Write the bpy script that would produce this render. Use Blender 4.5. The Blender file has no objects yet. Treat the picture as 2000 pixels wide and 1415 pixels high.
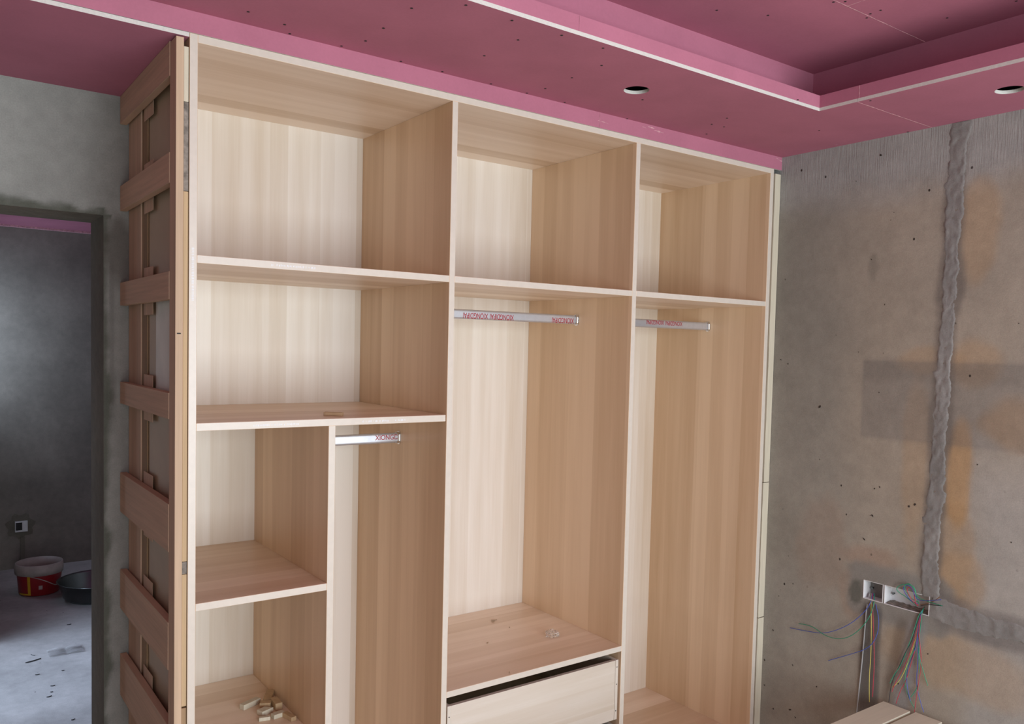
import bpy, bmesh, math, random
import numpy as np
from mathutils import Vector, Matrix
R = random.Random(7)
S = bpy.context.scene
COL = S.collection

# ------------------------------------------------------------------ camera
CAM = Vector((-0.511, -1.9548, 1.6308))
YAW, PITCH, ROLL, F = -0.629, -0.0492, 0.0234, 1616.28
fw = Vector((-math.sin(YAW)*math.cos(PITCH), math.cos(YAW)*math.cos(PITCH), math.sin(PITCH)))
r0 = Vector((math.cos(YAW), math.sin(YAW), 0)); u0 = r0.cross(fw)
rt = r0*math.cos(ROLL) + u0*math.sin(ROLL); up = -r0*math.sin(ROLL) + u0*math.cos(ROLL)
cd = bpy.data.cameras.new('camera'); cam = bpy.data.objects.new('camera', cd); COL.objects.link(cam)
m = Matrix((rt, up, -fw)).transposed().to_4x4(); m.translation = CAM; cam.matrix_world = m
cd.sensor_width = 36; cd.sensor_fit = 'HORIZONTAL'; cd.lens = 36*F/2000; cd.shift_y = 50.94/2000
cd.clip_start = 0.02
S.camera = cam

# ------------------------------------------------------------------ world, lights, exposure
S.view_settings.view_transform = 'Standard'; S.view_settings.look = 'None'
S.view_settings.gamma = 1; S.view_settings.use_curve_mapping = False
S.view_settings.exposure = 0.0
W = bpy.data.worlds.new('overcast_sky'); S.world = W; W.use_nodes = True
W.node_tree.nodes['Background'].inputs[0].default_value = (0.80, 0.89, 1.0, 1)
W.node_tree.nodes['Background'].inputs[1].default_value = 1.0
def area(name, loc, rot, sx, sy, power, colr, spread=180):
    l = bpy.data.lights.new(name, 'AREA'); l.shape = 'RECTANGLE'; l.size = sx; l.size_y = sy
    l.energy = power; l.color = colr; l.spread = math.radians(spread)
    o = bpy.data.objects.new(name, l); COL.objects.link(o); o.location = loc; o.rotation_euler = rot
    return o
# daylight through the balcony door behind the camera
area('daylight_balcony', (0.50, -4.02, 1.20), (math.radians(90), 0, 0), 3.0, 1.95, 150, (0.885, 0.965, 1.0))
# daylight through the openings of the neighbouring room
area('daylight_side_door', (-0.93, 2.45, 1.00), (0, math.radians(-90), 0), 1.9, 1.2, 40, (0.60, 0.75, 1.0), 120)
area('daylight_side_window', (-0.36, 4.42, 1.58), (0, math.radians(-90), 0), 0.8, 0.34, 6.5, (0.62, 0.78, 1.0))

# ------------------------------------------------------------------ materials
def srgb(c):
    return tuple((x/255/12.92 if x/255 <= .04045 else ((x/255+.055)/1.055)**2.4) for x in c) + (1,)
class NT:
    def __init__(s, name):
        s.m = bpy.data.materials.new(name); s.m.use_nodes = True; s.t = s.m.node_tree
        s.b = s.t.nodes['Principled BSDF']
    def n(s, typ, **kw):
        nd = s.t.nodes.new(typ)
        for k, v in kw.items():
            if k.startswith('i_'):
                key = k[2:]; key = int(key) if key.isdigit() else key.replace('_', ' ')
                nd.inputs[key].default_value = v
            else: setattr(nd, k, v)
        return nd
    def l(s, a, b): s.t.links.new(a, b)
    def math(s, op, a, b=None):
        nd = s.n('ShaderNodeMath', operation=op)
        for i, v in enumerate((a, b)):
            if v is None: continue
            if isinstance(v, (int, float)): nd.inputs[i].default_value = v
            else: s.l(v, nd.inputs[i])
        return nd.outputs[0]
    def mix(s, fac, a, b, mode='MIX'):
        nd = s.n('ShaderNodeMix', data_type='RGBA', blend_type=mode)
        for i, v in ((0, fac), (6, a), (7, b)):
            if isinstance(v, (int, float, tuple)): nd.inputs[i].default_value = v
            else: s.l(v, nd.inputs[i])
        return nd.outputs[2]
    def coords(s):
        return s.n('ShaderNodeTexCoord').outputs['Object']
    def scaled(s, v, sc, off=(0, 0, 0)):
        nd = s.n('ShaderNodeMapping'); nd.inputs['Scale'].default_value = sc; nd.inputs['Location'].default_value = off
        s.l(v, nd.inputs['Vector']); return nd.outputs[0]
    def noise(s, v, scale, detail=4, rough=.55):
        nd = s.n('ShaderNodeTexNoise', i_Scale=scale, i_Detail=detail, i_Roughness=rough); s.l(v, nd.inputs['Vector']); return nd.outputs['Fac']
    def ramp(s, f, stops, interp='LINEAR'):
        nd = s.n('ShaderNodeValToRGB'); nd.color_ramp.interpolation = interp
        e = nd.color_ramp.elements
        while len(e) < len(stops): e.new(.5)
        for el, (p, c) in zip(e, stops): el.position = p; el.color = c if isinstance(c, tuple) else (c, c, c, 1)
        s.l(f, nd.inputs[0]); return nd.outputs['Color']
    def bump(s, h, strength=.3, dist=.002):
        nd = s.n('ShaderNodeBump', i_Strength=strength, i_Distance=dist); s.l(h, nd.inputs['Height']); s.l(nd.outputs[0], s.b.inputs['Normal'])
    def base(s, c):
        if isinstance(c, tuple): s.b.inputs['Base Color'].default_value = c
        else: s.l(c, s.b.inputs['Base Color'])
        return s
    def set(s, rough=.6, spec=.5, metal=0, coat=0):
        s.b.inputs['Roughness'].default_value = rough; s.b.inputs['Specular IOR Level'].default_value = spec
        s.b.inputs['Metallic'].default_value = metal; s.b.inputs['Coat Weight'].default_value = coat
        return s

def laminate(name, cross, grain, light=(0.73, 0.53, 0.35), seed=0.0):
    """pale elm laminate: broad soft bands across, fine fibres along"""
    t = NT(name); c = t.coords()
    sp = t.n('ShaderNodeSeparateXYZ'); t.l(c, sp.inputs[0])
    cr = sp.outputs['XYZ'.index(cross)]; gr = sp.outputs['XYZ'.index(grain)]
    oth = sp.outputs[3-'XYZ'.index(cross)-'XYZ'.index(grain)]
    oseed = t.math('FLOOR', t.math('MULTIPLY', oth, 2.9))
    def band(fr, ph):
        cb = t.n('ShaderNodeCombineXYZ'); t.l(t.math('FLOOR', t.math('ADD', t.math('MULTIPLY', cr, fr), ph)), cb.inputs[0])
        t.l(oseed, cb.inputs[1]); cb.inputs[2].default_value = ph+seed
        w = t.n('ShaderNodeTexWhiteNoise', noise_dimensions='3D'); t.l(cb.outputs[0], w.inputs['Vector']); return w.outputs['Value']
    b1 = band(13.0, .3); b2 = band(6.1, .77)
    st = [1.0, 1.0, 1.0]; st['XYZ'.index(cross)] = 220; st['XYZ'.index(grain)] = 5; st[3-'XYZ'.index(cross)-'XYZ'.index(grain)] = 30
    fine = t.noise(t.scaled(c, tuple(st)), 1.0, 5, .6)
    st2 = list(st); st2['XYZ'.index(cross)] = 24; st2['XYZ'.index(grain)] = 1.3; st2[3-'XYZ'.index(cross)-'XYZ'.index(grain)] = 7
    mid = t.noise(t.scaled(c, tuple(st2)), 1.0, 3, .5)
    v = t.math('ADD', t.math('ADD', t.math('MULTIPLY', b1, .34), t.math('MULTIPLY', b2, .24)), t.math('ADD', t.math('MULTIPLY', mid, .55), t.math('MULTIPLY', fine, .16)))
    L = light
    dk = (L[0]*.80, L[1]*.73, L[2]*.64, 1); lt = (L[0]*1.10, L[1]*1.13, L[2]*1.17, 1)
    t.base(t.ramp(v, [(.30, dk), (.85, lt)])); t.set(.38, .5)
    t.bump(fine, .05, .0006)
    return t.m
def plain(name, c, rough=.6, spec=.4, metal=0, var=.08, scale=30, bump=0, coat=0):
    t = NT(name); f = t.noise(t.coords(), scale, 4)
    lo = tuple(x*(1-var) for x in c[:3])+(1,); hi = tuple(min(1, x*(1+var)) for x in c[:3])+(1,)
    t.base(t.ramp(f, [(.3, lo), (.7, hi)])); t.set(rough, spec, metal, coat)
    if bump: t.bump(f, bump, .002)
    return t.m
def raw_wood(name, c, cross='X', grain='Z', dark=.72):
    t = NT(name); o = t.coords(); st = {cross: 130, grain: 4}
    sc = tuple(st.get(a, 50) for a in 'XYZ')
    f = t.noise(t.scaled(o, sc), 1, 5, .6); k = t.noise(t.scaled(o, tuple(x*.12 for x in sc)), 1, 2)
    v = t.math('ADD', t.math('MULTIPLY', f, .6), t.math('MULTIPLY', k, .4))
    t.base(t.ramp(v, [(.3, tuple(x*dark for x in c[:3])+(1,)), (.7, c)])); t.set(.75, .25); t.bump(f, .25, .001)
    return t.m
M = {}
M['lam_back'] = laminate('laminate_back', 'X', 'Z', (0.75, 0.675, 0.59), seed=1)  # window glare put into the colour: paler copy of the side laminate
M['lam_side'] = laminate('laminate_side', 'Y', 'Z', seed=2)
M['lam_shelf'] = laminate('laminate_shelf', 'Y', 'X', (0.80, 0.64, 0.495), seed=3)  # paled against the side laminate to carry reflected glare in its colour
M['lam_front'] = laminate('laminate_drawer', 'Z', 'X', (0.68, 0.61, 0.53), seed=4)
M['edge'] = plain('edge_band', (0.66, 0.595, 0.515, 1), .32, .5, var=.03, scale=60)
M['pale_patch'] = plain('pale_patch', (0.86, 0.87, 0.78, 1), .5, .4, var=.08, scale=10)
M['melamine'] = plain('melamine_back', (0.54, 0.42, 0.28, 1), .5, .4, var=.08, scale=6)
M['ply'] = raw_wood('raw_plywood', (0.72, 0.50, 0.35, 1), 'Z', 'Y')
M['ply_v'] = raw_wood('raw_plywood_vertical', (0.72, 0.50, 0.35, 1), 'Y', 'Z')
M['ply_edge'] = raw_wood('plywood_edge', (0.62, 0.45, 0.31, 1), 'X', 'Z', .78)
M['pine'] = raw_wood('pine', (0.60, 0.43, 0.25, 1), 'X', 'Z', .7)
M['pine_dark'] = raw_wood('pine_dark', (0.42, 0.28, 0.16, 1), 'X', 'Z', .55)
M['plank_pale'] = raw_wood('plank_pale', (0.74, 0.70, 0.56, 1), 'Y', 'X', .86)
M['pine_pale'] = raw_wood('pine_pale', (0.70, 0.64, 0.50, 1), 'X', 'Z', .75)
M['cementy'] = plain('cement_smeared_wood', (0.24, 0.21, 0.18, 1), .9, .2, var=.5, scale=60, bump=.4)
M['gyp_core'] = plain('gypsum_core', (0.66, 0.64, 0.60, 1), .9, .2, var=.06, scale=200, bump=.3)
M['white_pvc'] = plain('white_pvc', (0.75, 0.75, 0.76, 1), .4, .5, var=.05)
M['pit_dark'] = plain('pit_dark', (0.06, 0.05, 0.042, 1), .95, .1, var=.3)
M['dark'] = plain('dark_void', (0.02, 0.02, 0.02, 1), .9, .1)
M['alu'] = plain('aluminium', (0.62, 0.64, 0.70, 1), .38, .5, .75, var=.04, scale=80)
M['chrome'] = plain('chrome', (0.75, 0.75, 0.76, 1), .12, .5, 1, var=.02)
M['steel'] = plain('basin_steel', (0.16, 0.17, 0.17, 1), .3, .5, 1, var=.1, scale=12)
M['ink'] = plain('red_ink', (0.36, 0.008, 0.02, 1), .6, .3, var=.1)
M['mark'] = plain('black_ink', (0.03, 0.03, 0.03, 1), .7, .3)
M['bucket_red'] = plain('bucket_red', (0.32, 0.015, 0.02, 1), .4, .5, var=.1)
M['bucket_yellow'] = plain('bucket_yellow', (0.62, 0.36, 0.02, 1), .4, .5, var=.1)
M['bucket_white'] = plain('bucket_white', (0.42, 0.36, 0.33, 1), .5, .5, var=.15, scale=18)
def gypsum(name, c):
    t = NT(name); o = t.coords()
    f = t.noise(o, 5, 5); g = t.noise(o, 140, 3)
    v = t.math('ADD', t.math('MULTIPLY', f, .75), t.math('MULTIPLY', g, .25))
    col = t.ramp(v, [(.3, tuple(x*.90 for x in c)+(1,)), (.7, tuple(x*1.07 for x in c)+(1,))])
    # pale scuffs where the paper is rubbed
    s = t.noise(o, 11, 6, .75); s2 = t.noise(o, 2.7, 2)
    k = t.math('MULTIPLY', t.ramp(s, [(.66, 0.0), (.74, 1.0)]), t.ramp(s2, [(.56, 0.0), (.66, .55)]))
    t.base(t.mix(k, col, (.66, .38, .50, 1))); t.set(.85, .2); t.bump(g, .08, .001)
    return t.m
M['pink'] = gypsum('pink_gypsum_board', (0.47, 0.172, 0.245))
M['pink_joint'] = plain('frayed_joint_paper', (0.60, 0.32, 0.36, 1), .9, .1, var=.3, scale=90)
def concrete(name, attr=True, c=(0.2, 0.19, 0.17), combed=False, pits=True):
    t = NT(name); o = t.coords()
    if attr:
        a = t.n('ShaderNodeVertexColor', layer_name='stain_shade'); base = a.outputs['Color']
    else:
        f0 = t.noise(o, 2.2, 6, .6)
        base = t.ramp(f0, [(.3, tuple(x*.72 for x in c)+(1,)), (.7, tuple(x*1.18 for x in c)+(1,))])
    f = t.noise(o, 26, 6, .65); g = t.noise(o, 260, 4, .6)
    base = t.mix(1.0, base, t.ramp(t.math('ADD', t.math('MULTIPLY', f, .5), t.math('MULTIPLY', g, .5)), [(.3, .80), (.72, 1.16)]), 'MULTIPLY')
    if pits:
        v = t.n('ShaderNodeTexVoronoi', i_Scale=15.0, i_Randomness=1.0); t.l(t.scaled(o, (1, 1, .8)), v.inputs['Vector'])
        spread = t.ramp(t.noise(o, 4.0, 3), [(.46, 0.0), (.56, 1.0)])
        pk = t.math('MULTIPLY', t.ramp(v.outputs['Distance'], [(.045, 1.0), (.065, 0.0)]), spread)
        base = t.mix(pk, base, (.045, .035, .03, 1))
    t.base(base); t.set(.9, .2)
    h = t.math('ADD', t.math('MULTIPLY', f, .7), t.math('MULTIPLY', g, .3))
    if combed:
        w = t.noise(t.scaled(o, (1, 210, 12)), 1, 3, .6)
        sp = t.n('ShaderNodeSeparateXYZ'); t.l(o, sp.inputs[0])
        msk = t.ramp(t.math('ADD', t.math('MULTIPLY', sp.outputs[2], 1.0), t.math('MULTIPLY', t.noise(o, 5, 2), .15)), [(0.0, 0.0), (1.0, 1.0)])
        mr = t.n('ShaderNodeMapRange'); t.l(t.math('ADD', sp.outputs[2], t.math('MULTIPLY', t.noise(o, 6, 2), .12)), mr.inputs[0])
        mr.inputs[1].default_value = 2.20; mr.inputs[2].default_value = 2.34
        h = t.math('ADD', h, t.math('MULTIPLY', t.math('MULTIPLY', w, mr.outputs[0]), 1.6))
    t.bump(h, .35, .003)
    return t.m
M['wall_painted'] = concrete('combed_concrete', True, combed=True)
M['wall_door'] = concrete('concrete_door_wall', True, pits=False)
M['concrete'] = concrete('concrete_plain', False, (0.24, 0.23, 0.21), pits=False)
M['concrete_far'] = concrete('plaster_far_room', False, (0.25, 0.225, 0.195), pits=False)
M['floor_c'] = concrete('concrete_floor', False, (0.46, 0.45, 0.44))
M['floor_warm'] = concrete('warm_bounce_floor', False, (0.52, 0.41, 0.31))  # unseen floor, tinted warm so its bounce reddens the soffit
M['concrete_dim'] = concrete('concrete_darkened', False, (0.13, 0.12, 0.11), pits=False)  # for the unseen left wall, darkened to cut bounce onto the low ceiling
M['mortar'] = concrete('fresh_mortar', False, (0.28, 0.272, 0.258), pits=False)
M['mortar_dark'] = concrete('damp_mortar', False, (0.19, 0.175, 0.14), pits=False)
t = NT('clear_plastic_film'); t.set(.08, .5); t.base((.95, .95, .95, 1)); t.b.inputs['Transmission Weight'].default_value = .92
t.b.inputs['IOR'].default_value = 1.25
M['film'] = t.m
def wirem(name, c): 
    M[name] = plain(name, c+(1,), .4, .4, var=.05)
wirem('wire_blue', (.07, .11, .42)); wirem('wire_green', (.03, .30, .17)); wirem('wire_red', (.50, .05, .08))
wirem('wire_yellow', (.60, .52, .13)); wirem('wire_grey', (.40, .40, .40)); wirem('wire_black', (.04, .04, .05)); wirem('wire_copper', (.25, .12, .06))

# ------------------------------------------------------------------ helpers
def bx(bm, x0, x1, y0, y1, z0, z1, mi=0, org=(0, 0, 0)):
    ox, oy, oz = org
    vs = [bm.verts.new((x-ox, y-oy, z-oz)) for x in (x0, x1) for y in (y0, y1) for z in (z0, z1)]
    fs = []
    for q in ((0, 1, 3, 2), (4, 6, 7, 5), (0, 4, 5, 1), (2, 3, 7, 6), (0, 2, 6, 4), (1, 5, 7, 3)):
        f = bm.faces.new([vs[i] for i in q]); f.material_index = mi; fs.append(f)
    return fs
def make(name, bm, mats, parent=None, loc=None, smooth=False):
    me = bpy.data.meshes.new(name)
    if isinstance(bm, bmesh.types.BMesh):
        bmesh.ops.recalc_face_normals(bm, faces=bm.faces); bm.to_mesh(me); bm.free()
    else: me = bm
    for mt in (mats if isinstance(mats, (list, tuple)) else [mats]): me.materials.append(M[mt] if isinstance(mt, str) else mt)
    if smooth:
        for p in me.polygons: p.use_smooth = True
    o = bpy.data.objects.new(name, me); COL.objects.link(o)
    if parent: o.parent = parent
    if loc: o.location = loc
    return o
def empty(name, loc, label=None, cat=None, group=None, kind=None):
    o = bpy.data.objects.new(name, None); COL.objects.link(o); o.location = loc; o.empty_display_size = .1
    tag(o, label, cat, group, kind); return o
def tag(o, label=None, cat=None, group=None, kind=None):
    if label: o['label'] = label
    if cat: o['category'] = cat
    if group: o['group'] = group
    if kind: o['kind'] = kind
    return o
def struct(o): o['kind'] = 'structure'; return o
def box(name, dims, mats, parent=None, org=(0, 0, 0), bevel=0, fmat=None, loc=None):
    """dims x0,x1,y0,y1,z0,z1; fmat(face normal)->slot"""
    bm = bmesh.new(); bx(bm, *dims, org=org)
    bmesh.ops.recalc_face_normals(bm, faces=bm.faces)
    if fmat:
        for f in bm.faces: f.material_index = fmat(f.normal)
    if bevel: bmesh.ops.bevel(bm, geom=bm.edges[:], offset=bevel, segments=1, affect='EDGES')
    return make(name, bm, mats, parent, loc)
def frontedge(n): return 1 if n.y < -.5 else 0
def tube(name, pts, rad, mat, parent=None, res=2, org=(0, 0, 0), cyc=False):
    cu = bpy.data.curves.new(name, 'CURVE'); cu.dimensions = '3D'; cu.bevel_depth = rad; cu.bevel_resolution = res; cu.use_fill_caps = True
    cu.resolution_u = 5
    s = cu.splines.new('NURBS'); s.points.add(len(pts)-1); s.order_u = 3; s.use_endpoint_u = True; s.use_cyclic_u = cyc
    for p, q in zip(s.points, pts): p.co = (q[0]-org[0], q[1]-org[1], q[2]-org[2], 1)
    tmp = bpy.data.objects.new('tmp', cu); me = bpy.data.meshes.new_from_object(tmp); bpy.data.objects.remove(tmp); bpy.data.curves.remove(cu)
    me.name = name; return make(name, me, mat, parent, smooth=True)
def outline(name, polys, z0, z1, mats, parent=None, fmat=None):
    """flat board in XY with holes"""
    cu = bpy.data.curves.new(name, 'CURVE'); cu.dimensions = '2D'; cu.fill_mode = 'BOTH'; cu.extrude = (z1-z0)/2
    for pl in polys:
        s = cu.splines.new('POLY'); s.points.add(len(pl)-1); s.use_cyclic_u = True
        for p, q in zip(s.points, pl): p.co = (q[0], q[1], 0, 1)
    tmp = bpy.data.objects.new('tmp', cu); me = bpy.data.meshes.new_from_object(tmp); bpy.data.objects.remove(tmp); bpy.data.curves.remove(cu)
    for v in me.vertices: v.co.z += (z0+z1)/2
    o = make(name, me, mats, parent)
    for p in me.polygons: p.material_index = 0 if abs(p.normal.z) > .5 else 1; p.use_smooth = False
    return o
def circle(cx, cy, r, n=40): return [(cx+r*math.cos(2*math.pi*i/n), cy+r*math.sin(2*math.pi*i/n)) for i in range(n)]
def lathe(bm, prof, c, n=40, mi=0, jag=0):
    rings = []
    for r, z in prof:
        rings.append([bm.verts.new((c[0]+(r+(R.uniform(-jag, jag) if jag else 0))*math.cos(2*math.pi*i/n), c[1]+r*math.sin(2*math.pi*i/n), c[2]+z)) for i in range(n)])
    for a, b in zip(rings, rings[1:]):
        for i in range(n):
            f = bm.faces.new((a[i], a[(i+1) % n], b[(i+1) % n], b[i])); f.material_index = mi; f.smooth = True
    return rings
def ray(x, y):
    return fw+rt*((x-1000)/F)-up*((y-707.5-50.94)/F)
def bp(x, y, ax, v):
    d = ray(x, y); i = 'xyz'.index(ax); return CAM+d*((v-CAM[i])/d[i])
# value noise for stains
_rng = np.random.RandomState(3); _lat = _rng.rand(256, 256)
def vnoise(u, v):
    iu = np.floor(u).astype(int); iv = np.floor(v).astype(int); fu = u-iu; fv = v-iv
    fu = fu*fu*(3-2*fu); fv = fv*fv*(3-2*fv)
    g = lambda a, b: _lat[a % 256, b % 256]
    return (g(iu, iv)*(1-fu)+g(iu+1, iv)*fu)*(1-fv)+(g(iu, iv+1)*(1-fu)+g(iu+1, iv+1)*fu)*fv
def fbm(u, v, o=4):
    s = 0; a = .5
    for k in range(o): s = s+a*vnoise(u*2**k+17*k, v*2**k+31*k); a *= .5
    return s/(1-.5**o)
def sstep(a, b, x): t = np.clip((x-a)/(b-a), 0, 1); return t*t*(3-2*t)
def grid_wall(name, axis, pos, us, vs, mat, hole=None, colfn=None, flip=False, dispfn=None):
    """wall sheet perpendicular to axis ('x' or 'y'); us horizontal coord list, vs z list"""
    U, V = np.meshgrid(us, vs, indexing='ij'); nu, nv = U.shape
    D = dispfn(U, V) if dispfn else np.zeros_like(U)
    co = np.stack([np.full_like(U, pos)+D, U, V], -1) if axis == 'x' else np.stack([U, np.full_like(U, pos)+D, V], -1)
    idx = np.arange(nu*nv).reshape(nu, nv); faces = []
    for i in range(nu-1):
        for j in range(nv-1):
            if hole and any(h[0]-1e-6 <= us[i] and us[i+1] <= h[1]+1e-6 and h[2]-1e-6 <= vs[j] and vs[j+1] <= h[3]+1e-6 for h in hole): continue
            q = (int(idx[i, j]), int(idx[i+1, j]), int(idx[i+1, j+1]), int(idx[i, j+1]))
            faces.append(q[::-1] if flip else q)
    me = bpy.data.meshes.new(name); me.from_pydata(co.reshape(-1, 3).tolist(), [], faces)
    if colfn is not None:
        at = me.color_attributes.new('stain_shade', 'FLOAT_COLOR', 'POINT')
        c = colfn(U, V); c = np.concatenate([c, np.ones(c.shape[:2]+(1,))], -1).reshape(-1)
        at.data.foreach_set('color', c.astype(np.float32))
    return make(name, me, mat)
def lin(a, b, step): 
    n = max(1, int(round((b-a)/step))); return list(np.linspace(a, b, n+1))

# ================================================================== SETTING
XR = 2.135; YF = -4.0; XL = -2.2; YB = 0.60; YB2 = 0.80; ZS = 2.3636; ZT = 2.3155
# ---- floor
struct(box('floor', (XL-.1, XR+.1, YF-.1, .75, -.08, 0), ['floor_warm']))
struct(box('floor_far', (XL-.1, XR+.1, .75, 4.8, -.08, 0), ['floor_c']))
# ---- right wall with two recessed box openings
B1 = (-.473, -.401, .797, .861); B2 = (-.630, -.477, .797, .861)
def col_right(U, V):
    n1 = fbm(U*2.1+5, V*2.1+9, 5); n2 = fbm(U*7+2, V*7+4, 4)
    grey = np.array([.295, .280, .243]); tan = np.array([.40, .352, .285]); lg = np.array([.43, .415, .385])
    orange = np.array([.50, .315, .150]); rose = np.array([.40, .265, .19]); dark = np.array([.235, .218, .180])
    def mixc(c, k, t): return c*(1-k[..., None])+t*k[..., None]
    c = np.ones(U.shape+(3,))*grey
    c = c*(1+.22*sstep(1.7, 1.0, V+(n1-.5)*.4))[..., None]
    c = mixc(c, sstep(-.15, -.50, U+(n1-.5)*.35)*.9, tan)                       # warmer towards the room
    c = mixc(c, sstep(-.66, -.80, U+(n1-.5)*.2)*sstep(1.5, 1.2, V+(n1-.5)*.4)*.8, lg)
    c = mixc(c, sstep(2.10, 2.26, V+(n2-.5)*.1)*.85, np.array([.36, .365, .355]))  # combed pale band under ceiling
    c = mixc(c, sstep(.45, .72, n1)*.35*sstep(-.45, -.1, U), dark)
    def blob(y, z, ry, rz, k, t, c, nn=.35):
        d = ((U-y)/ry)**2+((V-z)/rz)**2; d = d+(n2-.5)*nn*4+(n1-.5)*nn*2
        return mixc(c, sstep(1.2, .35, d)*k, t)
    c = blob(-.700, 1.26, .045, .17, .75, orange, c); c = blob(-.70, 1.03, .06, .16, .30, orange, c)
    c = blob(-.73, 1.62, .09, .09, .35, orange, c); c = blob(-.72, 2.05, .07, .16, .35, orange, c); c = blob(-.86, 1.44, .10, .10, .55, orange, c)
    c = blob(-.60, 1.62, .12, .05, .30, orange, c); c = blob(-.56, 1.28, .05, .30, .28, orange, c)
    c = blob(-.42, .945, .11, .055, .45, rose, c); c = blob(-.36, .80, .05, .10, .35, rose, c); c = blob(-.72, .93, .08, .10, .35, orange, c)
    c = blob(-.22, .97, .12, .2, .25, rose, c); c = blob(-.70, .66, .25, .10, .3, orange, c)
    # the big rectangle of a former patch, slightly darker
    e = lambda a, b, x, w=.006: sstep(a-w, a+w, x)*(1-sstep(b-w, b+w, x))
    rect = e(-.90, -.363, U)*e(1.352, 1.617, V+U*.0)
    c = c*(1-(rect*.17)[..., None]); c = mixc(c, rect*.25, np.array([.27, .265, .26]))
    c = c*(1-(e(-.90, -.363, U)*e(1.55, 1.617, V, .02)*.10)[..., None])
    c = mixc(c, e(-2.2, -.95, U, .15)*.3, lg)
    # around boxes: fresh mortar plate
    d = np.maximum(np.abs(U+.52)-.15, 0)/.02+np.maximum(np.abs(V-.83)-.07, 0)/.02
    c = mixc(c, sstep(2.0, .3, d+(n2-.5)*1.8)*.9, np.array([.275, .265, .24]))
    c = mixc(c, sstep(1.1, .6, ((U+.375)/.028)**2+((V-.812)/.045)**2+(n2-.5)*.4)*.85, np.array([.135, .135, .115]))
    # chases below the boxes, old mortar
    cx = -.437+.0*(V); k = e(-.035, .035, U-cx+(n2-.5)*.02, .008)*sstep(.80, .76, V); c = mixc(c, k*.8, np.array([.125, .12, .115]))
    cx = -.60+(.78-V)*.17; k = e(-.03, .03, U-cx+(n2-.5)*.025, .010)*sstep(.80, .74, V); c = mixc(c, k*.8, np.array([.34, .335, .325]))
    k = e(-.018, .018, U-(-.55+(.78-V)*.17)+(n2-.5)*.02, .012)*sstep(.80, .74, V); c = mixc(c, k*.5, np.array([.14, .105, .08]))
    # smeared edges of the vertical chase
    cc = np.interp(V, [.86, .94, 1.22, 1.49, 1.79, 2.11, 2.36], [-.635, -.624, -.631, -.637, -.644, -.645, -.656])
    dd = np.abs(U-cc); c = mixc(c, sstep(.044, .022, dd+(n2-.5)*.040+(n1-.5)*.02)*sstep(.84, .88, V)*.75, np.array([.185, .165, .145]))
    ch = np.interp(U, [-1.15, -.91, -.765, -.70, -.635], [.80, .818, .812, .82, .835]); dd = np.abs(V-ch)
    c = mixc(c, sstep(.062, .030, dd+(n2-.5)*.045)*sstep(-.63, -.66, U)*.7, np.array([.19, .175, .165]))
    # soot-like smudges
    c = blob(-.385, 1.93, .018, .05, .35, dark*.7, c, .2)
    return np.clip(c*(1+(n2-.5)[..., None]*.22), .02, 1)
us = sorted(set([round(x, 4) for x in lin(-1.3, .6, .010) if not (-.64 < x < -.39)]+[-.640, -.630, -.60, -.57, -.54, -.51, -.477, -.473, -.45, -.425, -.401, -.39]+[-4.0, -3.0, -2.2, -1.7]))
for a in np.arange(-.63, -.40, .01):
    v = round(float(a), 4)
    if all(abs(v-w) > .0025 for w in us): us.append(v)
us = sorted(us)
vs = sorted(set([0.0, .12]+[round(x, 4) for x in lin(.22, 2.42, .010) if not (.79 < x < .87)]+[.790, .797, .813, .829, .845, .861, .870]))
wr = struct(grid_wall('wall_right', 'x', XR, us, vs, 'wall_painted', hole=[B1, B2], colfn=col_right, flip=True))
# solid wall body behind the plaster face
struct(box('wall_right_body', (XR+.06, XR+.2, YF, YB2, 0, 2.7), ['concrete']))
# mortar filled chases
def chase(name, pts, mat, parent, axis='v', jag=.006, h=.004, seed=1, n2=13, step=.006):
    """pts: list (y,z,halfwidth) along the run, on the plane x=XR"""
    rr = random.Random(seed); P = []
    for (a, b) in zip(pts, pts[1:]):
        L = math.hypot(b[0]-a[0], b[1]-a[1]); k = max(1, int(L/step))
        for i in range(k): t = i/k; P.append(tuple(a[j]+(b[j]-a[j])*t for j in range(3)))
    P.append(pts[-1]); bm = bmesh.new(); rows = []; w1 = w2 = 0
    for i, p in enumerate(P):
        q = P[min(i+1, len(P)-1)]; o = P[max(i-1, 0)]; d = Vector((q[0]-o[0], q[1]-o[1])).normalized(); nrm = Vector((-d.y, d.x))
        w1 = w1*.86+rr.uniform(-jag, jag)*.5; w2 = w2*.86+rr.uniform(-jag, jag)*.5
        if rr.random() < .02: w1 += rr.uniform(.004, .010)
        if rr.random() < .02: w2 += rr.uniform(.004, .010)
        row = []
        for j in range(n2):
            s = -1+2*j/(n2-1); hw = p[2]+(w1 if s < 0 else w2)
            tz = fbm(np.array([i*.34+seed*9]), np.array([j*.30+seed]), 4)[0]-.5
            hh = h*.35+tz*.0050+rr.uniform(-.0004, .0004) if abs(s) < 1 else -.0006
            row.append(bm.verts.new((XR-hh, p[0]+nrm.x*s*hw, p[1]+nrm.y*s*hw)))
        rows.append(row)
    for a, b in zip(rows, rows[1:]):
        for j in range(n2-1): f = bm.faces.new((a[j], a[j+1], b[j+1], b[j])); f.smooth = True
    return make(name, bm, mat, parent)
chase('mortar_strip', [(-.656, 2.362, .036), (-.650, 2.25, .028), (-.645, 2.11, .026), (-.644, 1.9, .024), (-.644, 1.79, .023), (-.640, 1.6, .024), (-.637, 1.49, .024), (-.631, 1.22, .024), (-.626, 1.05, .025), (-.624, .94, .026), (-.635, .86, .03)], 'mortar', wr, seed=4)
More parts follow.
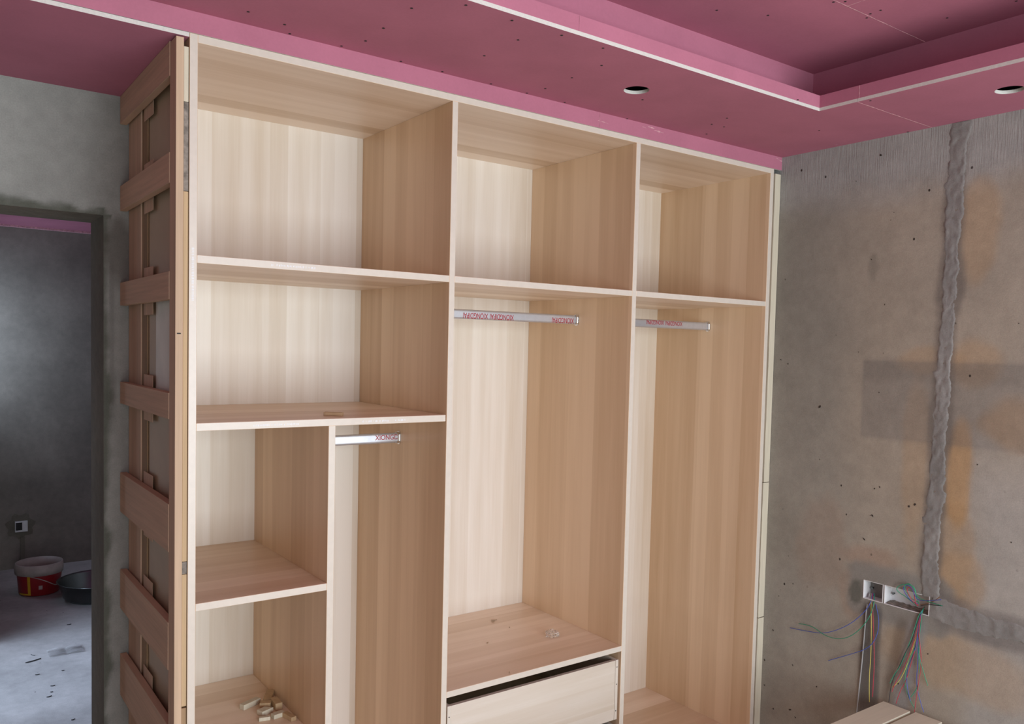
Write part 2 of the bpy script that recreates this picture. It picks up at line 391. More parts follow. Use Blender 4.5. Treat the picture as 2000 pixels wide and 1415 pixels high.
chase('mortar_strip', [(-.635, .835, .045), (-.70, .82, .040), (-.765, .812, .032), (-.91, .818, .028), (-1.15, .80, .028)], 'mortar', wr, seed=9)
# chipped pits in the plaster
def pit(px, py, r, seed):
    rr = random.Random(seed); p = bp(px, py, 'x', XR-.0012); bm = bmesh.new(); n = 9; c = bm.verts.new((.0006, 0, 0)); ang = rr.uniform(0, 3); e = rr.uniform(.35, .8)
    ring = []
    for i in range(n):
        a = 2*math.pi*i/n; q = r*rr.uniform(.6, 1.3); u, v = q*math.cos(a), q*e*math.sin(a)
        ring.append(bm.verts.new((0, u*math.cos(ang)-v*math.sin(ang), u*math.sin(ang)+v*math.cos(ang))))
    for i in range(n): bm.faces.new((c, ring[i], ring[(i+1) % n]))
    make('pit', bm, 'pit_dark', wr, p)
for k, (px, py, r) in enumerate(((1601, 795, .006), (1525, 703, .003), (1539, 711, .003), (1704, 1008, .005), (1687, 1053, .006), (1775, 990, .004), (1787, 986, .005), (1702, 507, .004), (1720, 303, .005), (1672, 354, .0025), (1725, 690, .002), (1677, 688, .002), (1717, 767, .0025), (1510, 1232, .004), (1549, 1141, .003), (1521, 1165, .003), (1548, 1300, .004), (1493, 1290, .004), (1493, 1339, .004), (1510, 1385, .004), (1543, 1387, .005), (1553, 1402, .004), (1700, 1008, .002), (1812, 1278, .003), (1708, 955, .003), (1718, 952, .003), (1909, 908, .003), (1990, 632, .002), (1746, 415, .0025), (1740, 430, .002), (1728, 595, .003), (1612, 526, .002), (1633, 655, .002), (1975, 1060, .0025), (1529, 995, .002), (1595, 1342, .003))):
    pit(px, py, r, k)

# ---- door wall (behind the wardrobe line)
DX1, DX0, DZ = -.0725, -.98, 1.972
def col_door(U, V):
    n1 = fbm(U*3+1, V*3+2, 5); n2 = fbm(U*16+8, V*16+3, 4)
    def mixc(c, k, t): return c*(1-k[..., None])+t*k[..., None]
    c = np.ones(U.shape+(3,))*np.array([.31, .312, .29])
    c = mixc(c, sstep(.4, .7, n1)*.4, np.array([.36, .36, .335])); c = mixc(c, sstep(-.16, -.02, U+(n1-.5)*.1)*.5, np.array([.18, .17, .15]))  # shade in the corner beside the lattice is put into the wall colour
    dtop = np.where((U < DX1+.02), (V-DZ), 9); dright = np.where(V < DZ+.02, U-DX1, 9)
    d = np.minimum(np.abs(dtop), np.abs(dright)); d = np.where((U > DX1) & (V > DZ), np.hypot(U-DX1, V-DZ), d)
    c = mixc(c, sstep(.022, .004, d+(n2-.5)*.045), np.array([.115, .12, .098]))
    dd = np.hypot((U+.035)/.05, (V-1.87)/.12)+(n2-.5)*.9
    c = mixc(c, sstep(1.1, .5, dd)*.6, np.array([.075, .062, .05]))
    k = sstep(.010, .003, np.abs(U+.050+(n2-.5)*.006))*sstep(1.35, 1.45, V)*sstep(1.9, 1.8, V); c = mixc(c, k*.4, np.array([.10, .09, .08]))
    return np.clip(c*(1+(n2-.5)[..., None]*.2), .02, 1)
us = sorted(set([-2.2, -1.6, DX0]+[round(x, 4) for x in lin(DX0, DX1, .012)]+[round(x, 4) for x in lin(DX1, .10, .006)]+[.5, 1.2, 2.135]))
vs = sorted(set([0.0]+[round(x, 4) for x in lin(.3, DZ, .014)]+[round(x, 4) for x in lin(DZ, 2.05, .006)]+[round(x, 4) for x in lin(2.05, 2.32, .012)]+[2.7]))
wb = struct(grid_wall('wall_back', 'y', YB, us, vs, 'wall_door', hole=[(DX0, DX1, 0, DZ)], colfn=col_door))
# reveal of the opening in damp mortar, real thickness of the wall
bm = bmesh.new()
rr = random.Random(5)
def rough_sheet(bm, f, nu, nv, amp):
    g = [[bm.verts.new(Vector(f(i/nu, j/nv))+Vector((rr.uniform(-amp, amp) if 0 < i < nu and 0 < j < nv else 0, 0, rr.uniform(-amp, amp) if 0 < i < nu and 0 < j < nv else 0))) for j in range(nv+1)] for i in range(nu+1)]
    for i in range(nu):
        for j in range(nv): bm.faces.new((g[i][j], g[i+1][j], g[i+1][j+1], g[i][j+1]))
rough_sheet(bm, lambda u, v: (DX1, YB+(YB2-YB)*u, DZ*v), 8, 90, .0012)
rough_sheet(bm, lambda u, v: (DX0+(DX1-DX0)*v, YB+(YB2-YB)*u, DZ), 8, 50, .0012)
rough_sheet(bm, lambda u, v: (DX0, YB+(YB2-YB)*u, DZ*v), 8, 60, .0012)
make('door_reveal', bm, 'mortar_dark', wb)
struct(box('wall_back_body', (DX1+.003, XR, YB+.003, YB2, 0, 2.7), ['concrete']))
struct(box('wall_back_head', (DX0, DX1, YB+.003, YB2, DZ+.003, 2.7), ['concrete']))
struct(box('wall_back_left_body', (XL, DX0-.003, YB+.003, YB2, 0, 2.7), ['concrete']))
# ---- unseen sides of this room
struct(box('wall_left', (XL-.1, XL, YF, YB2, 0, 2.7), ['concrete_dim']))
bm = bmesh.new(); bx(bm, XL, -1.04, YF-.12, YF, 0, 2.7); bx(bm, 2.04, XR+.1, YF-.12, YF, 0, 2.7); bx(bm, -1.04, 2.04, YF-.12, YF, 2.22, 2.7); bx(bm, -1.04, 2.04, YF-.12, YF, 0, .17)
struct(make('wall_front', bm, 'concrete'))
# ---- neighbouring room
struct(box('wall_far', (-1.1, XR+.1, 4.70, 4.85, 0, 2.7), ['concrete_far']))
bm = bmesh.new()
bx(bm, -1.08, -.96, YB2, 1.85, 0, 2.7); bx(bm, -1.08, -.30, 3.06, 3.40, 0, 2.7); bx(bm, -.42, -.30, 3.40, 4.23, 0, 2.7); bx(bm, -.42, -.30, 4.61, 4.7, 0, 2.7)
bx(bm, -1.08, -.96, 1.85, 3.06, 2.05, 2.7); bx(bm, -.42, -.30, 4.23, 4.61, 0, 1.15); bx(bm, -.42, -.30, 4.23, 4.61, 2.02, 2.7)
struct(make('wall_far_left', bm, 'concrete_far'))
struct(box('wall_far_right', (1.6, 1.7, YB2, 4.7, 0, 2.7), ['concrete_far']))
fc = struct(box('ceiling_far', (-1.1, 1.7, YB2, 4.7, 2.386, 2.396), ['pink']))
box('edge_fillet', (-.96, 1.6, 4.66, 4.70, 2.374, 2.386), ['pink_joint'], fc)
# ---- gypsum ceiling
ce = struct(box('ceiling', (XL-.1, XR+.2, YF-.1, YB2, 2.62, 2.72), ['concrete']))
LX, LY, TX, TY, ZU = 1.712, -.44, 1.892, -.29, 2.548
LX2, LY2, TX2, TY2 = -1.78, -3.56, -1.96, -3.71
th = .0095
G = .0012
outline('soffit_board', [[(-.42, LY), (LX, LY), (LX, -.5625), (XR, -.5625), (XR, 0), (-.42, 0)], circle(1.153, -.231, .036)], ZS, ZS+th, ['pink', 'gyp_core'], ce)
outline('soffit_board', [[(LX, -2.4), (XR, -2.4), (XR, -.5625-G), (LX, -.5625-G)], circle(1.921, -.886, .036), circle(1.921, -1.9, .036)], ZS, ZS+th, ['pink', 'gyp_core'], ce)
outline('soffit_board', [[(LX, YF), (XR, YF), (XR, -2.4-G), (LX, -2.4-G)]], ZS, ZS+th, ['pink', 'gyp_core'], ce)
outline('soffit_board', [[(XL, LY), (-.42-G, LY), (-.42-G, 0), (XL, 0)]], ZS, ZS+th, ['pink', 'gyp_core'], ce)
outline('soffit_board', [[(XL, YF), (LX2, YF), (LX2, LY-G), (XL, LY-G)]], ZS, ZS+th, ['pink', 'gyp_core'], ce)
outline('soffit_board', [[(LX2+G, YF), (LX-G, YF), (LX-G, LY2), (LX2+G, LY2)]], ZS, ZS+th, ['pink', 'gyp_core'], ce)
lip = lambda n: 0 if abs(n.z) < .5 else 1
ZLT = 2.4095
def pboard(name, d): return box(name, d, ['pink', 'gyp_core'], ce, fmat=lip)
for d in ((LX2, .76, LY, LY+th, ZS+th, ZLT), (.761, LX+th, LY, LY+th, ZS+th, ZLT),
          (LX, LX+th, -.568, LY-.0002, ZS+th, ZLT), (LX, LX+th, -2.0, -.569, ZS+th, ZLT), (LX, LX+th, LY2, -2.001, ZS+th, ZLT),
          (LX2-th, LX2, LY2, LY, ZS+th, ZLT), (LX2, LX, LY2-th, LY2, ZS+th, ZLT)): pboard('lip_board', d)
for d in ((TX2, TX, TY, TY+th, ZS+th, ZU), (TX, TX+th, TY2, TY+th, ZS+th, ZU), (TX2-th, TX2, TY2, TY, ZS+th, ZU), (TX2, TX, TY2-th, TY2, ZS+th, ZU)): pboard('tray_side_board', d)
for d in ((TX2, TX, -.66, TY, ZU, ZU+th), (1.492, TX, -1.86, -.6612, ZU, ZU+th), (.27, 1.4908, -1.86, -.6612, ZU, ZU+th), (TX2, .2688, -1.86, -.6612, ZU, ZU+th), (TX2, TX, TY2, -1.8612, ZU, ZU+th)):
    box('tray_board', d, ['pink'], ce)
# trough floor inside lip is the soffit void; close behind boards with the frame timber
for d in ((-.60, 1.2215, -.0015, .008, ZT+.0006, ZS+.012), (1.2225, XR, -.0015, .008, ZT+.0006, ZS+.012), (XL, -.601, -.0015, .008, ZT+.0006, ZS+.012)):
    box('fascia_board', d, ['pink', 'gyp_core'], ce, fmat=lip)
box('low_ceiling_board', (XL, -.001, -.0012, YB, 2.3055, 2.3150), ['pink', 'gyp_core'], ce, fmat=lambda n: 0 if abs(n.z) > .5 else 1)
# frayed paper at the joints
def jag_strip(name, a, b, w, parent, nrm, mat='pink_joint', seed=1, t=.0006):
    rr = random.Random(seed); a = Vector(a); b = Vector(b); nrm = Vector(nrm); d = (b-a).normalized(); s = d.cross(nrm); n = max(3, int((b-a).length/.010)); bm = bmesh.new(); prev = None
    for i in range(n+1):
        c = a+(b-a)*(i/n); ww = w*(rr.choice([.15, .5, .8, 1, 1.3]) if 0 < i < n else .4)
        q = [bm.verts.new(c+s*ww+nrm*.0001), bm.verts.new(c+nrm*t), bm.verts.new(c-s*ww*rr.uniform(.4, 1)+nrm*.0001)]
        if prev:
            bm.faces.new((prev[0], q[0], q[1], prev[1])); bm.faces.new((prev[1], q[1], q[2], prev[2]))
        prev = q
    return make(name, bm, mat, parent)
jag_strip('joint', (LX, -.563, ZS), (XR, -.563, ZS), .0022, ce, (0, 0, -1), seed=2)
jag_strip('joint', (LX, -.5685, ZS+th), (LX, -.5685, ZLT), .0012, ce, (-1, 0, 0), seed=3)
jag_strip('joint', (1.222, -.0015, ZT), (1.222, -.0015, ZS), .0012, ce, (0, -1, 0), seed=4)
jag_strip('joint', (.6, -.6606, ZU), (TX, -.6606, ZU), .0022, ce, (0, 0, -1), seed=5)
jag_strip('joint', (1.4914, -1.8, ZU), (1.4914, -.66, ZU), .0022, ce, (0, 0, -1), seed=6)
jag_strip('joint', (.7605, LY, ZS+th), (.7605, LY, ZLT), .0010, ce, (0, -1, 0), seed=7)
for k, (x, z) in enumerate(((1.405, 2.352), (1.43, 2.357), (1.46, 2.350), (2.10, 2.357), (2.118, 2.352), (1.215, 2.338))):
    jag_strip('paper_scuff', (x, -.0015, z), (x+.018+.012*(k % 3), -.0015, z-.002), .0022, ce, (0, -1, 0), 'pink_joint', 20+k)
# sunk screws, one shared disc
bm = bmesh.new(); bmesh.ops.create_cone(bm, cap_ends=True, segments=10, radius1=.0035, radius2=.0028, depth=.0008)
sc_me = bpy.data.meshes.new('screw'); bm.to_mesh(sc_me); bm.free(); sc_me.materials.append(M['mark'])
def screw(p, parent=ce, ax='z'):
    o = bpy.data.objects.new('screw', sc_me); COL.objects.link(o); o.parent = parent; o.location = p
    if ax == 'y': o.rotation_euler = (math.pi/2, 0, 0)
    if ax == 'x': o.rotation_euler = (0, math.pi/2, 0)
for q in ((749, 55), (714, 80), (804, 16), (910, 10), (1000, 40), (1012, 78), (946, 109), (783, 120), (864, 140), (959, 164), (1029, 182), (1065, 173), (1117, 152), (1175, 128), (1178, 94), (1097, 69), (1103, 200), (1225, 232), (667, 90), (556, 48), (566, 66), (485, 23), (1255, 195), (1420, 231), (1414, 248), (1380, 262), (1390, 243), (1558, 195), (1700, 197), (1773, 258), (1600, 255)):
    p = bp(q[0], q[1], 'z', ZS-.0003); screw((p.x, p.y, p.z))
for q in ((1500, 30), (1628, 4), (1651, 3), (1693, 35), (1720, 20), (1850, 35), (1985, 2), (1400, 20), (1700, 27)):
    p = bp(q[0], q[1], 'z', ZU-.0003); screw((p.x, p.y, p.z))

# ================================================================== WARDROBE
T = .018; D = .552
x0, xil, d1l, d1r, d2l, d2r, xir, xor_ = 0, .018, .6895, .7075, 1.3845, 1.4030, 2.0725, 2.0925
sl, sr = .3420, .3605
s1, s2, s3, s4, s5, sb = 1.8240, 1.4395, 1.0185, .6512, .596, .161
org = (1.0, .27, 0)
wd = empty('wardrobe', org, 'open pale wood-grain wardrobe carcass with shelves, built in under the pink fascia', 'wardrobe')
BV = .0007
def panel(name, d, mat, fm=frontedge, label=None):
    o = box(name, d, [mat, 'edge', 'melamine'], wd, org, BV, fm)
    if label: o['label'] = label
    return o
panel('side_panel', (x0, xil, 0, D+.018, 0, ZT), 'lam_side', lambda n: 1 if n.y < -.5 else (2 if n.x < -.5 else 0))
panel('side_panel', (xir, xor_, 0, D+.018, 0, ZT), 'lam_side')
panel('divider', (d1l, d1r, 0, D, 0, ZT-T), 'lam_side')
panel('divider', (d2l, d2r, 0, D, 0, ZT-T), 'lam_side')
panel('divider', (sl, sr, 0, D, sb, s2-T), 'lam_side')
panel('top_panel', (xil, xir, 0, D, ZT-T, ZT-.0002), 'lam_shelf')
for a, b in ((xil, d1l), (d1r, d2l), (d2r, xir)):
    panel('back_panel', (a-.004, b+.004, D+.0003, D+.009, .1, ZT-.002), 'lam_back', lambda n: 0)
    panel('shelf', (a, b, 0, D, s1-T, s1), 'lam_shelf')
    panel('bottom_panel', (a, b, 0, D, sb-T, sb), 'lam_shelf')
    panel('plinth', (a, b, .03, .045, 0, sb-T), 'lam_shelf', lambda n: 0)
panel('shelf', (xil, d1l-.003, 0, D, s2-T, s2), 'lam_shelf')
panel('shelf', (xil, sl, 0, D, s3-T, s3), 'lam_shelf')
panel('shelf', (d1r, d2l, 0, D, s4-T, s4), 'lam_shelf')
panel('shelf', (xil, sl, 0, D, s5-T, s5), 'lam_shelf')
# faint white edge-band print, tiny blocks of text too pale to read
bm = bmesh.new()
for (y_, za, segs_) in ((-.0003, s2-T*.55, ((.15, .265), (.43, .51), (.53, .56))), (-.0003, s1-T*.5, ((.19, .30),))):
    for (xa_, xb_) in segs_:
        x_ = xa_
        while x_ < xb_:
            w_ = R.uniform(.0008, .003)
            if R.random() < .8: bx(bm, x_, x_+w_, y_, 0, za-R.uniform(.0015, .003), za+R.uniform(.0015, .003), org=org)
            x_ += w_+R.uniform(.0008, .002)
z_ = 1.72
while z_ < 1.84:
    w_ = R.uniform(.0008, .003); bx(bm, .006, .0115, -.0003, 0, z_, z_+w_, org=org); z_ += w_+R.uniform(.001, .002)
o = make('edge_print', bm, 'white_pvc', wd); o['label'] = 'faint white print along the edge bands'; o['kind'] = 'stuff'
# drawers (boxes without their fronts yet)
for k, (zb, zt_) in enumerate(((.403, .605), (.178, .380))):
    dr = bpy.data.objects.new('drawer', None); COL.objects.link(dr); dr.parent = wd; dr.location = (.714-org[0], .004-org[1], zb)
    o2 = (.714, .004, zb)
    xa, xb, ya, yb = .7145, 1.3775, .006, .50
    dm = ['lam_front', 'edge', 'melamine']
    box('drawer_side', (xa, xa+.012, ya-.001, yb, zb, zt_), dm, dr, o2, .0005, frontedge)
    box('drawer_side', (xb-.012, xb, ya-.001, yb, zb, zt_), dm, dr, o2, .0005, frontedge)
    box('drawer_front', (xa+.0125, xb-.0125, ya, ya+.013, zb, zt_-.001), dm, dr, o2, .0005, lambda n: 0)
    box('drawer_back', (xa+.0125, xb-.0125, yb-.013, yb, zb, zt_), dm, dr, o2, 0, None)
    box('drawer_base', (xa+.0125, xb-.0125, ya+.0135, yb-.0135, zb+.008, zb+.013), ['melamine'], dr, o2)
    for xx, zz in ((xa+.006, zb+.17), (xa+.006, zb+.03), (xb-.006, zb+.178), (xb-.006, zb+.12), (xb-.006, zb+.03)):
        so = bpy.data.objects.new('screw', sc_me); COL.objects.link(so); so.parent = dr; so.location = (xx-o2[0], ya-.0013-o2[1], zz-o2[2]); so.rotation_euler = (math.pi/2, 0, 0); so.scale = (.6, .6, 1)
    for xx0, xx1 in ((d1r, xa), (xb, d2l)):
        bm = bmesh.new(); bx(bm, xx0+.0002, xx1-.0002, .03, .48, zb+.02, zb+.062, org=o2)
        make('drawer_slide', bm, 'alu', dr)

# ================================================================== TIMBER LATTICE on the left flank
lo = (-.016, .27, 0)
lt = empty('timber_lattice', lo, 'raw timber lattice of rails and stiles nailed to the left side of the wardrobe', 'lattice')
XA, XB, XC = -.029, -.0125, -.0012
edgef = lambda n: 1 if n.y < -.5 else 0
def lp(name, d, mats, fm=None, lab=None):
    o = box(name, d, mats, lt, lo, .0006, fm)
    if lab: o['label'] = lab
    return o
lp('stile', (XA, XB, -.001, .052, 0, 2.302), ['ply_v', 'ply_edge'], edgef)
lp('stile', (XC-.0065, XC, .445, .596, 0, 2.30), ['ply_v'])
rails = [(2.2285, 2.305), (1.988, 2.057), (1.723, 1.787), (1.446, 1.507), (1.135, 1.248), (.855, .968), (.60, .722), (.33, .44), (.02, .13)]
for a, b in rails:
    lp('rail', (XA-.0012, XB-.0002, .0525, .598, a, b), ['ply', 'ply_edge'], edgef)
for i, (a, b) in enumerate(rails):
    up_ = rails[i-1][0] if i else None
    # short blocks of the inner layer, sticking out above and below each rail
    ex = .030
    for (y_0, y_1) in ((.055, .125), (.300, .400)):
        lp('spacer_block', (XB+.003, XC-.0070, y_0, y_1, a-ex, b+(ex if i else -.005)), ['ply_v'])
lp('pale_patch', (XC-.0008, XC-.0001, .052, .30, 1.50, 1.735), ['pale_patch'], None, 'paler area of the side panel between the rails')  # thin paler layer over the side panel between two rails
lp('inner_stile', (XC-.0035, XC, .385, .444, 0, 2.30), ['pine_dark'])
segs = [(2.284, 2.163, 'pine_pale', None), (2.162, 1.965, 'cementy', 'grey cement-smeared packing piece'), (1.964, 1.121, 'pine', None), (1.120, 1.092, 'cementy', 'small grey packing chip'), (1.091, .781, 'pine', None), (.777, .40, 'pine_dark', 'darker packing strip'), (.399, 0, 'pine', None)]
for a, b, mt, lab in segs: lp('packing_strip', (XB+.0008, XC-.0002, .002, .052, b, a), [mt], None, lab)
# pencil mark on the stile edge
lp('pencil_mark', (-.0255, -.017, -.0014, -.0009, 1.643, 1.646), ['mark'])

# right hand filler strip between wardrobe and wall
rs = empty('filler_strip', (2.119, .02, 0), 'pale pine filler strip jointed end to end between wardrobe and concrete wall', 'strip')
ro = (2.119, .02, 0)
def rp(d, mt):
    bm = bmesh.new(); bx(bm, *d, org=ro)
    bmesh.ops.subdivide_edges(bm, edges=[e for e in bm.edges if abs(e.verts[0].co.z-e.verts[1].co.z) > .05], cuts=24)
    for v in bm.verts:
        if v.co.x < -.008: v.co.x += R.uniform(-.0012, .0012)
    return make('batten', bm, mt, rs)
rp((2.1015, 2.1335, 0, .04, 1.142, 2.300), 'pine_pale'); rp((2.1005, 2.1345, .001, .04, .62, 1.139), 'pine_pale'); rp((2.1000, 2.1345, 0, .04, .0, .617), 'pine_pale')
box('backing_strip', (2.0945, 2.134, .045, .06, 0, 2.29), ['pine_dark'], rs, ro)

# ================================================================== HANGING RODS
def rod(xa, xb, zc, yc, label, texts, flip):
    o = empty('hanging_rod', ((xa+xb)/2, yc, zc), label, 'hanging rod', 'hanging rods across the wardrobe bays'); og = ((xa+xb)/2, yc, zc)
    bm = bmesh.new(); n = 10; prof = []
    r = .0075; h = .0155
    for i in range(n+1): a = math.pi*i/n; prof.append((-r*math.cos(a), h-r+r*math.sin(a)))
    for i in range(n+1): a = math.pi*i/n; prof.append((r*math.cos(a), -(h-r)-r*math.sin(a)))
    ends = []
    for x in (xa+.002, xb-.002): ends.append([bm.verts.new((x-og[0], p[0], p[1])) for p in prof])
    k = len(prof)
    for i in range(k): f = bm.faces.new((ends[0][i], ends[0][(i+1) % k], ends[1][(i+1) % k], ends[1][i]))
    bm.faces.new(ends[0]); bm.faces.new(ends[1][::-1])
    make('rod_tube', bm, 'alu', o)
    for x, sgn in ((xa, 1), (xb, -1)):
        bm = bmesh.new(); rings = []
        for dx, s in ((0, 1.55), (.003, 1.55), (.0035, 1.22), (.011, 1.22), (.011, 1.05), (.004, 1.05)):
            rings.append([bm.verts.new((x+sgn*(dx+.0002)-og[0], p[0]*s*1.05, p[1]*(1+(s-1)*.55))) for p in prof])
        for a, b in zip(rings, rings[1:]):
            for i in range(k): bm.faces.new((a[i], a[(i+1) % k], b[(i+1) % k], b[i]))
        bm.faces.new(rings[0])
        make('end_socket', bm, 'chrome', o)
    for (px0, px1, s, dz, hgt) in texts:
        fc_ = bpy.data.curves.new('lettering', 'FONT'); fc_.body = s; fc_.size = .02; fc_.extrude = .00012; fc_.offset = .0001; fc_.align_x = 'LEFT'
        tmp = bpy.data.objects.new('tmp', fc_); me = bpy.data.meshes.new_from_object(tmp); bpy.data.objects.remove(tmp)
        xs = [v.co.x for v in me.vertices]; ys = [v.co.y for v in me.vertices]; w = max(xs)-min(xs); hh = max(ys)-min(ys); mx = min(xs); my = (max(ys)+min(ys))/2
        W_ = px1-px0
        for v in me.vertices:
            u = (v.co.x-mx)/w-.5; q = (v.co.y-my)/hh
            if flip: u, q = -u, -q
            v.co = Vector(((px0+px1)/2+u*W_-og[0], -r-.0002-v.co.z, dz+q*hgt))
        make('lettering', me, 'ink', o)
    return o
rod(d1r, d2l, 1.7325, .272, 'silver hanging rod with upside-down red lettering in the middle bay', [(.906, 1.001, 'XIONGDIPAI', -.004, .018), (1.009, 1.104, 'XIONGDIPAI', -.004, .018), (1.266, 1.364, 'XIONGDIPAI', -.005, .018)], True)
rod(d2r, xir, 1.7325, .272, 'silver hanging rod with upside-down red lettering in the right bay beside the concrete wall', [(1.719, 1.812, 'XIONGDIPAI', .005, .016), (1.821, 1.914, 'XIONGDIPAI', .004, .016)], True)
rod(sr, d1l, 1.349, .272, 'short silver hanging rod with upright red lettering under the lower left shelf', [(.605, .685, 'XIONGDI', .003, .015)], False)

# ================================================================== LOOSE ITEMS IN THE WARDROBE
def block(name, c, size, rot, label, group=None, mat='pine', tilt=0, cut=0, cat='offcut'):
    bm = bmesh.new(); hx, hy, hz = size[0]/2, size[1]/2, size[2]/2
    bx(bm, -hx, hx, -hy, hy, -hz, hz)
    if cut:
        for v in bm.verts:
            if v.co.x > 0 and v.co.y > 0: v.co.x -= cut
    bmesh.ops.bevel(bm, geom=bm.edges[:], offset=.0006, segments=1, affect='EDGES')
    o = make(name, bm, mat); o.rotation_euler = (0, tilt, rot)
    lift = abs(math.sin(tilt))*hx+abs(math.cos(tilt))*hz
    o.location = (c[0], c[1], c[2]+lift); tag(o, label, cat, group); return o
block('wood_offcut', (.392, .085, s2+.0002), (.016, .050, .009), math.radians(48), 'small tan wood offcut lying alone on the wide left shelf', mat='pine')
g = 'wood offcuts on the lowest left shelf'
zb = s5+.0002
block('wood_offcut', (.259, .330, zb), (.060, .018, .015), math.radians(22), 'pale stick offcut at the left end of the pile, pointing right', g, 'pine_pale')
block('wood_offcut', (.318, .345, zb), (.070, .022, .015), math.radians(62), 'long tan offcut at the back of the pile', g, 'pine')
block('wood_offcut', (.318, .285, zb), (.048, .020, .020), math.radians(88), 'thick tan offcut beside the small divider', g, 'pine')
block('wood_offcut', (.278, .262, zb), (.038, .024, .014), math.radians(20), 'pale offcut with a slanted end at the front of the pile', g, 'pine_pale', cut=.012)
block('wood_offcut', (.2925, .2995, zb), (.030, .022, .016), math.radians(-28), 'stubby tan offcut in the middle of the pile', g, 'pine')
block('wood_offcut', (.300, .222, zb), (.034, .018, .012), math.radians(10), 'small pale offcut at the front right of the pile', g, 'pine_pale')
block('wood_offcut', (.322, .195, zb), (.016, .045, .012), math.radians(12), 'tan offcut lying against the divider near the shelf front', g, 'pine')
block('wood_offcut', (.262, .222, zb), (.03, .012, .010), math.radians(-12), 'thin pale offcut near the front left of the pile', g, 'pine_pale')
block('wood_offcut', (.150, .190, zb), (.022, .010, .012), math.radians(60), 'single tiny offcut left of the pile on the lowest left shelf', None, 'pine')
# crumpled clear film
def crumple(name, c, r, h, label, seed, parts=1):
    rr = random.Random(seed); bm = bmesh.new(); bmesh.ops.create_icosphere(bm, subdivisions=3, radius=1)
    for v in bm.verts:
        k = 1+rr.uniform(-.32, .25); v.co = Vector((v.co.x*r*k, v.co.y*r*.8*k, max(0, (v.co.z+.25))*h*k))
    o = make(name, bm, 'film'); o.location = c; tag(o, label, 'plastic wrap'); return o
crumple('plastic_wrap', (1.250, .200, s4+.0003), .024, .016, 'crumpled clear plastic wrap on the shelf above the drawer', 3)
def chip(p, L, w, rot, label, mat='pine_dark', group=None, name='wood_chip', h=.003):
    bm = bmesh.new(); n = 5; prev = None
    for i in range(n+1):
        t = i/n-.5; ww = w*(1-abs(t)*1.2)*.5; z = .0004+.002*abs(t)
        q = [bm.verts.new((t*L, -ww, z)), bm.verts.new((t*L, ww, z+.0004)), bm.verts.new((t*L, 0, z+h))]
        if prev:
            for a, b in ((0, 1), (1, 2), (2, 0)): bm.faces.new((prev[a], q[a], q[b], prev[b]))
        prev = q
    o = make(name, bm, mat); o.location = p; o.rotation_euler = (0, 0, rot); tag(o, label, 'chip', group)
SH = ['longest dark shaving near the back of the drawer shelf', 'short dark shaving at mid left of the drawer shelf', 'tiny dark speck right of centre at mid depth of the drawer shelf', 'tiny dark speck at the front edge of the drawer shelf', 'short shaving lying across the longest one on the drawer shelf']
for i, (px, py, L) in enumerate(((965, 1213, .022), (952, 1257, .010), (995, 1227, .006), (995, 1315, .006), (963, 1216, .012))):
    p = bp(px, py, 'z', s4+.0003); chip(p, L, .004, R.uniform(0, 3), SH[i], group='shavings on the drawer shelf')
for i, (px, py, L) in enumerate(((1398, 1400, .03), (1382, 1392, .02), (1416, 1410, .012))):
    p = bp(px, py, 'z', sb+.0003); chip(p, L, .005, R.uniform(0, 3), ['longest pale shaving on the bottom panel of the right bay', 'pale shaving furthest back on the bottom panel of the right bay', 'smallest pale shaving, furthest right on the bottom panel of the right bay'][i], 'pine_pale', 'shavings in the right bay')

# ================================================================== JUNCTION BOXES AND WIRES
def jbox(name, B, label, backmat, wall_t=.0022, depth=.045, dirt=False):
    y0, y1, z0, z1 = B; o = empty(name, (XR+.02, (y0+y1)/2, z0), label, 'junction box', 'white junction boxes sunk in the right wall'); og = (XR+.02, (y0+y1)/2, z0)
    X0, X1 = XR-.0015, XR+depth
    bm = bmesh.new()
    bx(bm, X0, X1, y0, y0+wall_t, z0, z1, org=og); bx(bm, X0, X1, y1-wall_t, y1, z0, z1, org=og)
    bx(bm, X0, X1, y0+wall_t, y1-wall_t, z0, z0+wall_t, org=og); bx(bm, X0+.002, X1, y0+wall_t, y1-wall_t, z1-wall_t, z1, org=og)
    make('casing', bm, 'white_pvc', o)
    box('back_plate', (X1-.003, X1, y0+wall_t, y1-wall_t, z0+wall_t, z1-wall_t), [backmat], o, og)
    if dirt:
        bm = bmesh.new(); nx, ny = 5, 14; g = []
        for i in range(nx+1):
            g.append([bm.verts.new((X0+.004+(X1-X0-.008)*i/nx-og[0], y0+.004+(y1-y0-.008)*j/ny-og[1], wall_t+.0005+(R.uniform(.001, .006)*i/nx+R.uniform(0, .002)))) for j in range(ny+1)])
        for i in range(nx):
            for j in range(ny): bm.faces.new((g[i][j], g[i+1][j], g[i+1][j+1], g[i][j+1]))
        make('mortar_crumbs', bm, 'cementy', o)
    for yy in (y0+.012, y1-.012):
        bm = bmesh.new(); bmesh.ops.create_cone(bm, cap_ends=True, segments=10, radius1=.004, radius2=.003, depth=.01, matrix=Matrix.Translation((X1-.008-og[0], yy-og[1], (z1-z0)*.5))@Matrix.Rotation(math.pi/2, 4, 'Y'))
        make('screw_lug', bm, 'steel', o)
    return o
jbox('junction_box', B1, 'small white junction box with cement-filled back, nearer the wardrobe', 'mortar')
jbox('junction_box', B2, 'wide white junction box holding a coil of green and blue wires', 'white_pvc', dirt=True)
def wire(name, px, xs, mat, label, group=None, rad=.0012):
    pts = []
    for i, q in enumerate(px):
        x = xs[i] if isinstance(xs, (list, tuple)) else xs
        p = bp(q[0], q[1], 'x', x); pts.append(p)
    o = tube(name, pts, rad, mat); tag(o, label, 'wire', group); return o
